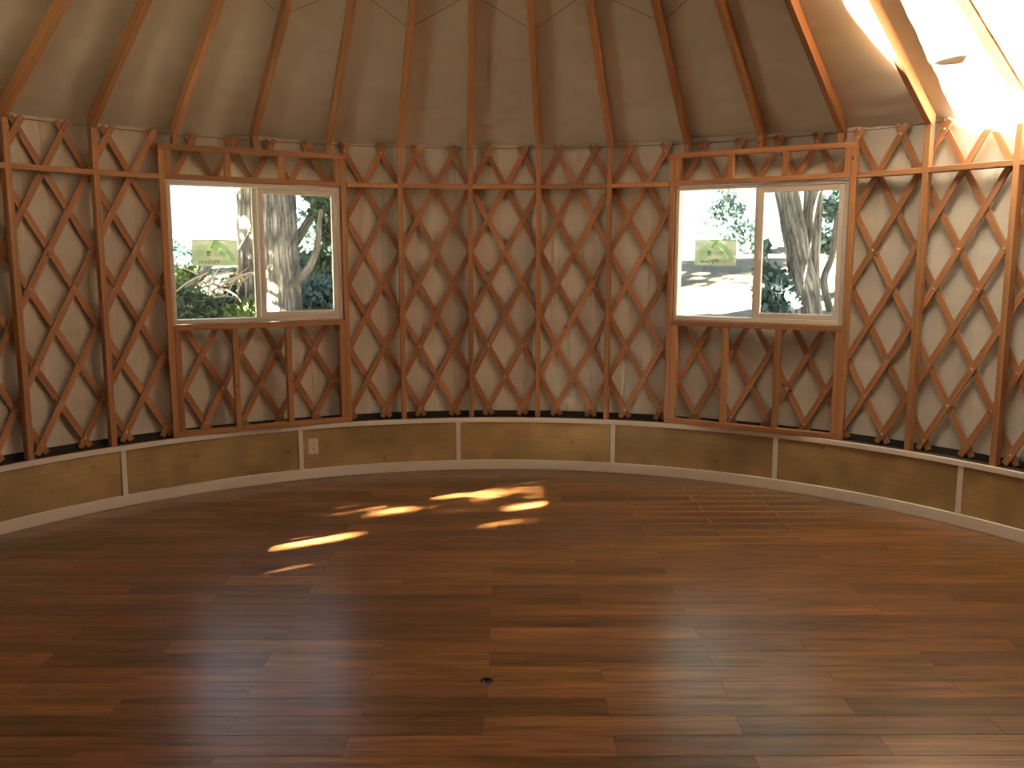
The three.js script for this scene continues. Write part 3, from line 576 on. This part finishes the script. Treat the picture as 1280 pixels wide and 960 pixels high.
// behind the left window
{
  const D = 11, s = D / FPX, m = trunkPts(351, D, -0.05, 10);
  const b1 = [[366, 356], [380, 343], [391, 326], [397, 304], [399, 280], [402, 262]].map(([x, y], i) => look(x, y, D - 0.1 - 0.05 * i)), b2 = [[362, 312], [376, 292], [388, 272], [402, 246], [416, 225]].map(([x, y], i) => look(x, y, D + 0.1 + 0.08 * i));
  tree('cypress_tree', 'thick furrowed grey tree trunk with two side branches behind the left window', [
    ['trunk', limb(m, [26 * s, 21 * s, 18 * s, 10 * s], 56, 90, 0.22, 41), barkMat], ['branch', limb(b1, [6 * s, 5 * s, 4 * s, 2.5 * s], 12, 24, 0.15, 42), barkMat], ['branch', limb(b2, [7 * s, 6 * s, 5 * s, 3 * s], 12, 24, 0.15, 43), barkMat],
    ['foliage', leaves([clumpAt(404, 262, D, 0.22, 90), clumpAt(415, 245, D, 0.25, 90), clumpAt(392, 246, D + 1, 0.16, 40), clumpAt(412, 290, D, 0.2, 90), clumpAt(405, 325, D + 1, 0.3, 120), [V(m[3].x + 1.2, m[3].y, m[3].z + 0.6), 1.5, 1800], [V(m[3].x + 1.6, m[3].y - 1.5, m[3].z + 0.4), 1.2, 1000]], 0.11, 44), leafMats[0]]]);
}
{
  const D = 14, s = D / FPX, m = trunkPts(317, D, 0.03, 11);
  tree('cypress_tree', 'slimmer straight tree trunk beside the window mullion', [['trunk', limb(m, [20 * s, 15.5 * s, 13 * s, 8 * s], 44, 70, 0.2, 45), barkMat], ['foliage', leaves([[V(m[3].x - 0.8, m[3].y, m[3].z - 0.8), 1.5, 1600], [V(m[3].x - 1.2, m[3].y - 2, m[3].z - 0.6), 1.1, 900]], 0.12, 46), leafMats[0]]]);
}
{ // dark shrubs behind the trunks
  const spec = [['dark blue green shrub low behind the brush pile', 2, [[228, 322, 19, 0.45, 420], [236, 330, 19, 0.5, 420], [252, 338, 19, 0.4, 260], [222, 336, 18, 0.3, 200]]], ['dark evergreen shrub filling the view right of the furrowed trunk', 2, [[378, 330, 17, 0.5, 420], [392, 352, 17, 0.6, 620], [408, 342, 17, 0.5, 420], [384, 366, 16, 0.45, 420], [410, 368, 16, 0.5, 460], [395, 290, 18, 0.35, 160], [382, 270, 18, 0.3, 120], [413, 312, 18, 0.3, 160]]], ['yellow green leafy bush at the foot of the slim trunk', 3, [[236, 345, 15, 0.22, 160], [228, 362, 14, 0.22, 160], [300, 352, 15, 0.3, 200], [312, 388, 13, 0.25, 220], [290, 393, 13, 0.2, 150]]], ['dark scrub bush on the slope under the brush pile', 0, [[240, 382, 13, 0.3, 420], [262, 388, 13, 0.35, 420], [285, 374, 14, 0.3, 260], [228, 376, 13, 0.25, 260], [298, 382, 14, 0.25, 200]]]];
  for (const [label, mi, cl] of spec) { const t = group('shrub'); tag(t, label, 'shrub'); mesh('foliage', leaves(cl.map((c) => clumpAt(...c)), 0.1, 500 + mi + cl.length, null), leafMats[mi], t); }
  const t = group('brush_pile'); tag(t, 'tangled pile of pale cut branches on the slope behind the left window', 'brush pile');
  mesh('log', limb([[218, 372], [238, 357], [256, 341], [262, 334]].map(([x, y]) => look(x, y, 13)), [0.075, 0.065, 0.05], 12, 20, 0.1, 47), barkMat, t);
  const q = rng(900); for (let i = 0; i < 34; i++) { const a = look(240 + q() * 62, 338 + q() * 52, 12.6 + q() * 1.4), pts = [a]; let d = V(q() - 0.5, (q() - 0.4) * 0.7, (q() - 0.5) * 0.6).multiplyScalar(0.5); for (let k = 0; k < 3; k++) { pts.push(pts[k].clone().add(d)); d = d.clone().add(V(q() - 0.5, q() - 0.5, q() - 0.5).multiplyScalar(0.3)); } mesh('twig', limb(pts, [0.018, 0.012, 0.006], 6, 8, 0, 48), twigMat, t); }
}
// behind the right window
{
  const D = 9.5, s = D / FPX;
  const st1 = [[1016, 430], [1008, 370], [998, 320], [989, 270], [981, 225], [968, 150], [955, 60]].map(([x, y]) => look(x, y, D)), st2 = [[1010, 430], [1011, 370], [1012, 320], [1015, 270], [1018, 225], [1026, 140], [1040, 40]].map(([x, y]) => look(x, y, D + 0.25));
  const br = [[1038, 390], [1030, 350], [1040, 320], [1046, 270]].map(([x, y]) => look(x, y, D + 1.2));
  tree('forked_tree', 'forked pale trunk standing in the yard behind the right window', [
    ['trunk', limb(st1, [17 * s, 15 * s, 14 * s, 13 * s, 10 * s], 40, 60, 0.2, 51), barkMat], ['trunk', limb(st2, [14 * s, 13 * s, 11 * s, 10 * s, 8 * s], 36, 60, 0.2, 52), barkMat],
    ['branch', limb([[1003, 395], [1006, 350], [1013, 310], [1020, 255], [1030, 225]].map(([x, y]) => look(x, y, D - 0.35)), [1.6 * s, 1.4 * s, 1 * s], 8, 20, 0, 53), barkMat], ['branch', limb(br, [6 * s, 5 * s, 3 * s], 10, 20, 0.1, 54), barkMat],
    ['foliage', leaves([clumpAt(1030, 262, D + 2, 0.22, 120), clumpAt(1042, 258, D + 2, 0.25, 140), clumpAt(1036, 298, D + 2, 0.22, 130), clumpAt(1028, 305, D + 2, 0.15, 70), clumpAt(960, 372, D - 0.5, 0.13, 60), clumpAt(972, 382, D - 0.5, 0.16, 90), clumpAt(975, 362, D - 0.5, 0.1, 50), clumpAt(962, 340, D, 0.13, 50), clumpAt(955, 312, D, 0.09, 40), clumpAt(972, 350, D, 0.12, 50), [st1[6], 1.8, 1500], [st2[6], 1.9, 1500]], 0.1, 55), leafMats[2]]]);
}
{
  const D = 22, m = look(905, 330, D), g = terrain(m.x, m.z), top = look(908, 225, D);
  const cl = [[910, 248, 0.3, 50], [900, 262, 0.42, 80], [888, 270, 0.3, 40], [918, 262, 0.3, 50], [905, 285, 0.4, 70], [922, 292, 0.45, 90], [878, 302, 0.35, 60], [935, 300, 0.4, 60], [872, 318, 0.25, 20], [940, 285, 0.4, 50]];
  tree('conifer_tree', 'airy blue green conifer far beyond the right window', [['trunk', limb([V(m.x, g - 0.3, m.z), m, top, V(top.x, top.y + 2, top.z)], [0.07, 0.06, 0.05, 0.02], 10, 20, 0.1, 57), barkMat], ['foliage', leaves(cl.map(([x, y, r, n]) => clumpAt(x, y, D, r, n)), 0.14, 58), leafMats[2]]]);
}
function evergreen(gx, gz, height, spread, seed, label) {  // unseen trees, added to shade what the two visible windows look out on
  const gy = terrain(gx, gz), q = rng(seed), cl = [];
  for (let i = 0; i < 70; i++) { const h = q(), a = q() * 6.283, r = spread * Math.sqrt(q()) * (1.1 - 0.55 * h); cl.push([V(gx + Math.cos(a) * r, gy + 0.9 + h * (height - 1.2), gz + Math.sin(a) * r), 0.85, 150]); }
  tree('added_evergreen_tree', label, [['trunk', limb([V(gx, gy - 0.2, gz), V(gx + 0.1, gy + height * 0.35, gz), V(gx, gy + height * 0.7, gz), V(gx, gy + height, gz)], [0.3, 0.25, 0.18, 0.06], 24, 40, 0.2, seed + 1), barkMat], ['foliage', leaves(cl, 0.2, seed + 2), leafMats[0]]]);
}
evergreen(-9.8, -2.7, 10.5, 2.3, 71, 'dense evergreen added out of view as shade, between its two neighbours');
evergreen(-10.6, -7.4, 11, 2.5, 74, 'dense evergreen added out of view as shade, at the uphill end of the row');
evergreen(-9.4, 1.1, 11.5, 0.95, 77, 'slender evergreen added out of view as shade, beside the round building');
{ // tree on the sunny side: its leaves break the sunlight that falls through the side window
  const spots = [[390, 677, 0.12], [368, 682, 0.09], [415, 672, 0.08], [440, 668, 0.022], [440, 683, 0.025], [420, 643.6, 0.035], [447, 639.5, 0.03], [406, 655.6, 0.025], [478, 641, 0.06], [495, 638, 0.045], [514, 638, 0.03], [497, 666.6, 0.018], [499, 683, 0.02], [564, 638, 0.035], [562, 646, 0.032], [608, 622, 0.06], [622, 618, 0.055], [584, 618, 0.028], [645, 636, 0.06], [660, 633, 0.05], [684, 631.6, 0.03], [712, 629, 0.028], [631, 655, 0.03], [655, 657, 0.028], [668, 651, 0.028], [346, 715, 0.03], [361, 712, 0.03], [378, 708.5, 0.03], [547, 671, 0.012]]
    .map(([x, y, r]) => { const d = look(x, y, 1).sub(CAM), p = CAM.clone().addScaledVector(d, -CAM.y / d.y); return [p.x, p.z, r]; });
  const L = 11.0, keep = (p, s) => { const k = p.y / TO_SUN.y, x = p.x - TO_SUN.x * k, z = p.z - TO_SUN.z * k; for (const [sx, sz, r] of spots) { const dx = x - sx, dz = z - sz, al = dx * Math.sin(HEADING) - dz * Math.cos(HEADING), ac = dx * Math.cos(HEADING) + dz * Math.sin(HEADING); if (Math.hypot(al * Math.sin(ELEV), ac) < r * 0.66 + s * 0.37) return false; } return true; };
  const c0 = V(-0.4, 0, -2.25).addScaledVector(TO_SUN, L), clumps = [], q = rng(31);
  const side = V(Math.cos(HEADING), 0, Math.sin(HEADING)), up = TO_SUN.clone().cross(side).normalize();
  for (let i = 0; i < 60; i++) clumps.push([c0.clone().addScaledVector(side, (q() - 0.5) * 2.6).addScaledVector(up, (q() - 0.5) * 2.4).addScaledVector(TO_SUN, (q() - 0.5) * 1.0), 0.5, 260]);
  const gx = c0.x - 0.6, gz = c0.z + 0.3, gy = terrain(gx, gz);
  const t = tree('shade_tree', 'leafy tree standing outside the side window towards the sun', [['trunk', limb([V(gx, gy - 0.2, gz), V(gx, gy + 2, gz), V(gx + 0.2, c0.y, gz), V(gx + 0.3, c0.y + 1.4, gz)], [0.16, 0.14, 0.1, 0.04], 20, 40, 0.15, 61), barkMat], ['foliage', leaves(clumps, 0.10, 62, keep), leafMats[1]]]); void t;
}

scene.traverse((o) => { if (o.isMesh) o.castShadow = o.receiveShadow = true; });
renderer.render(scene, camera);
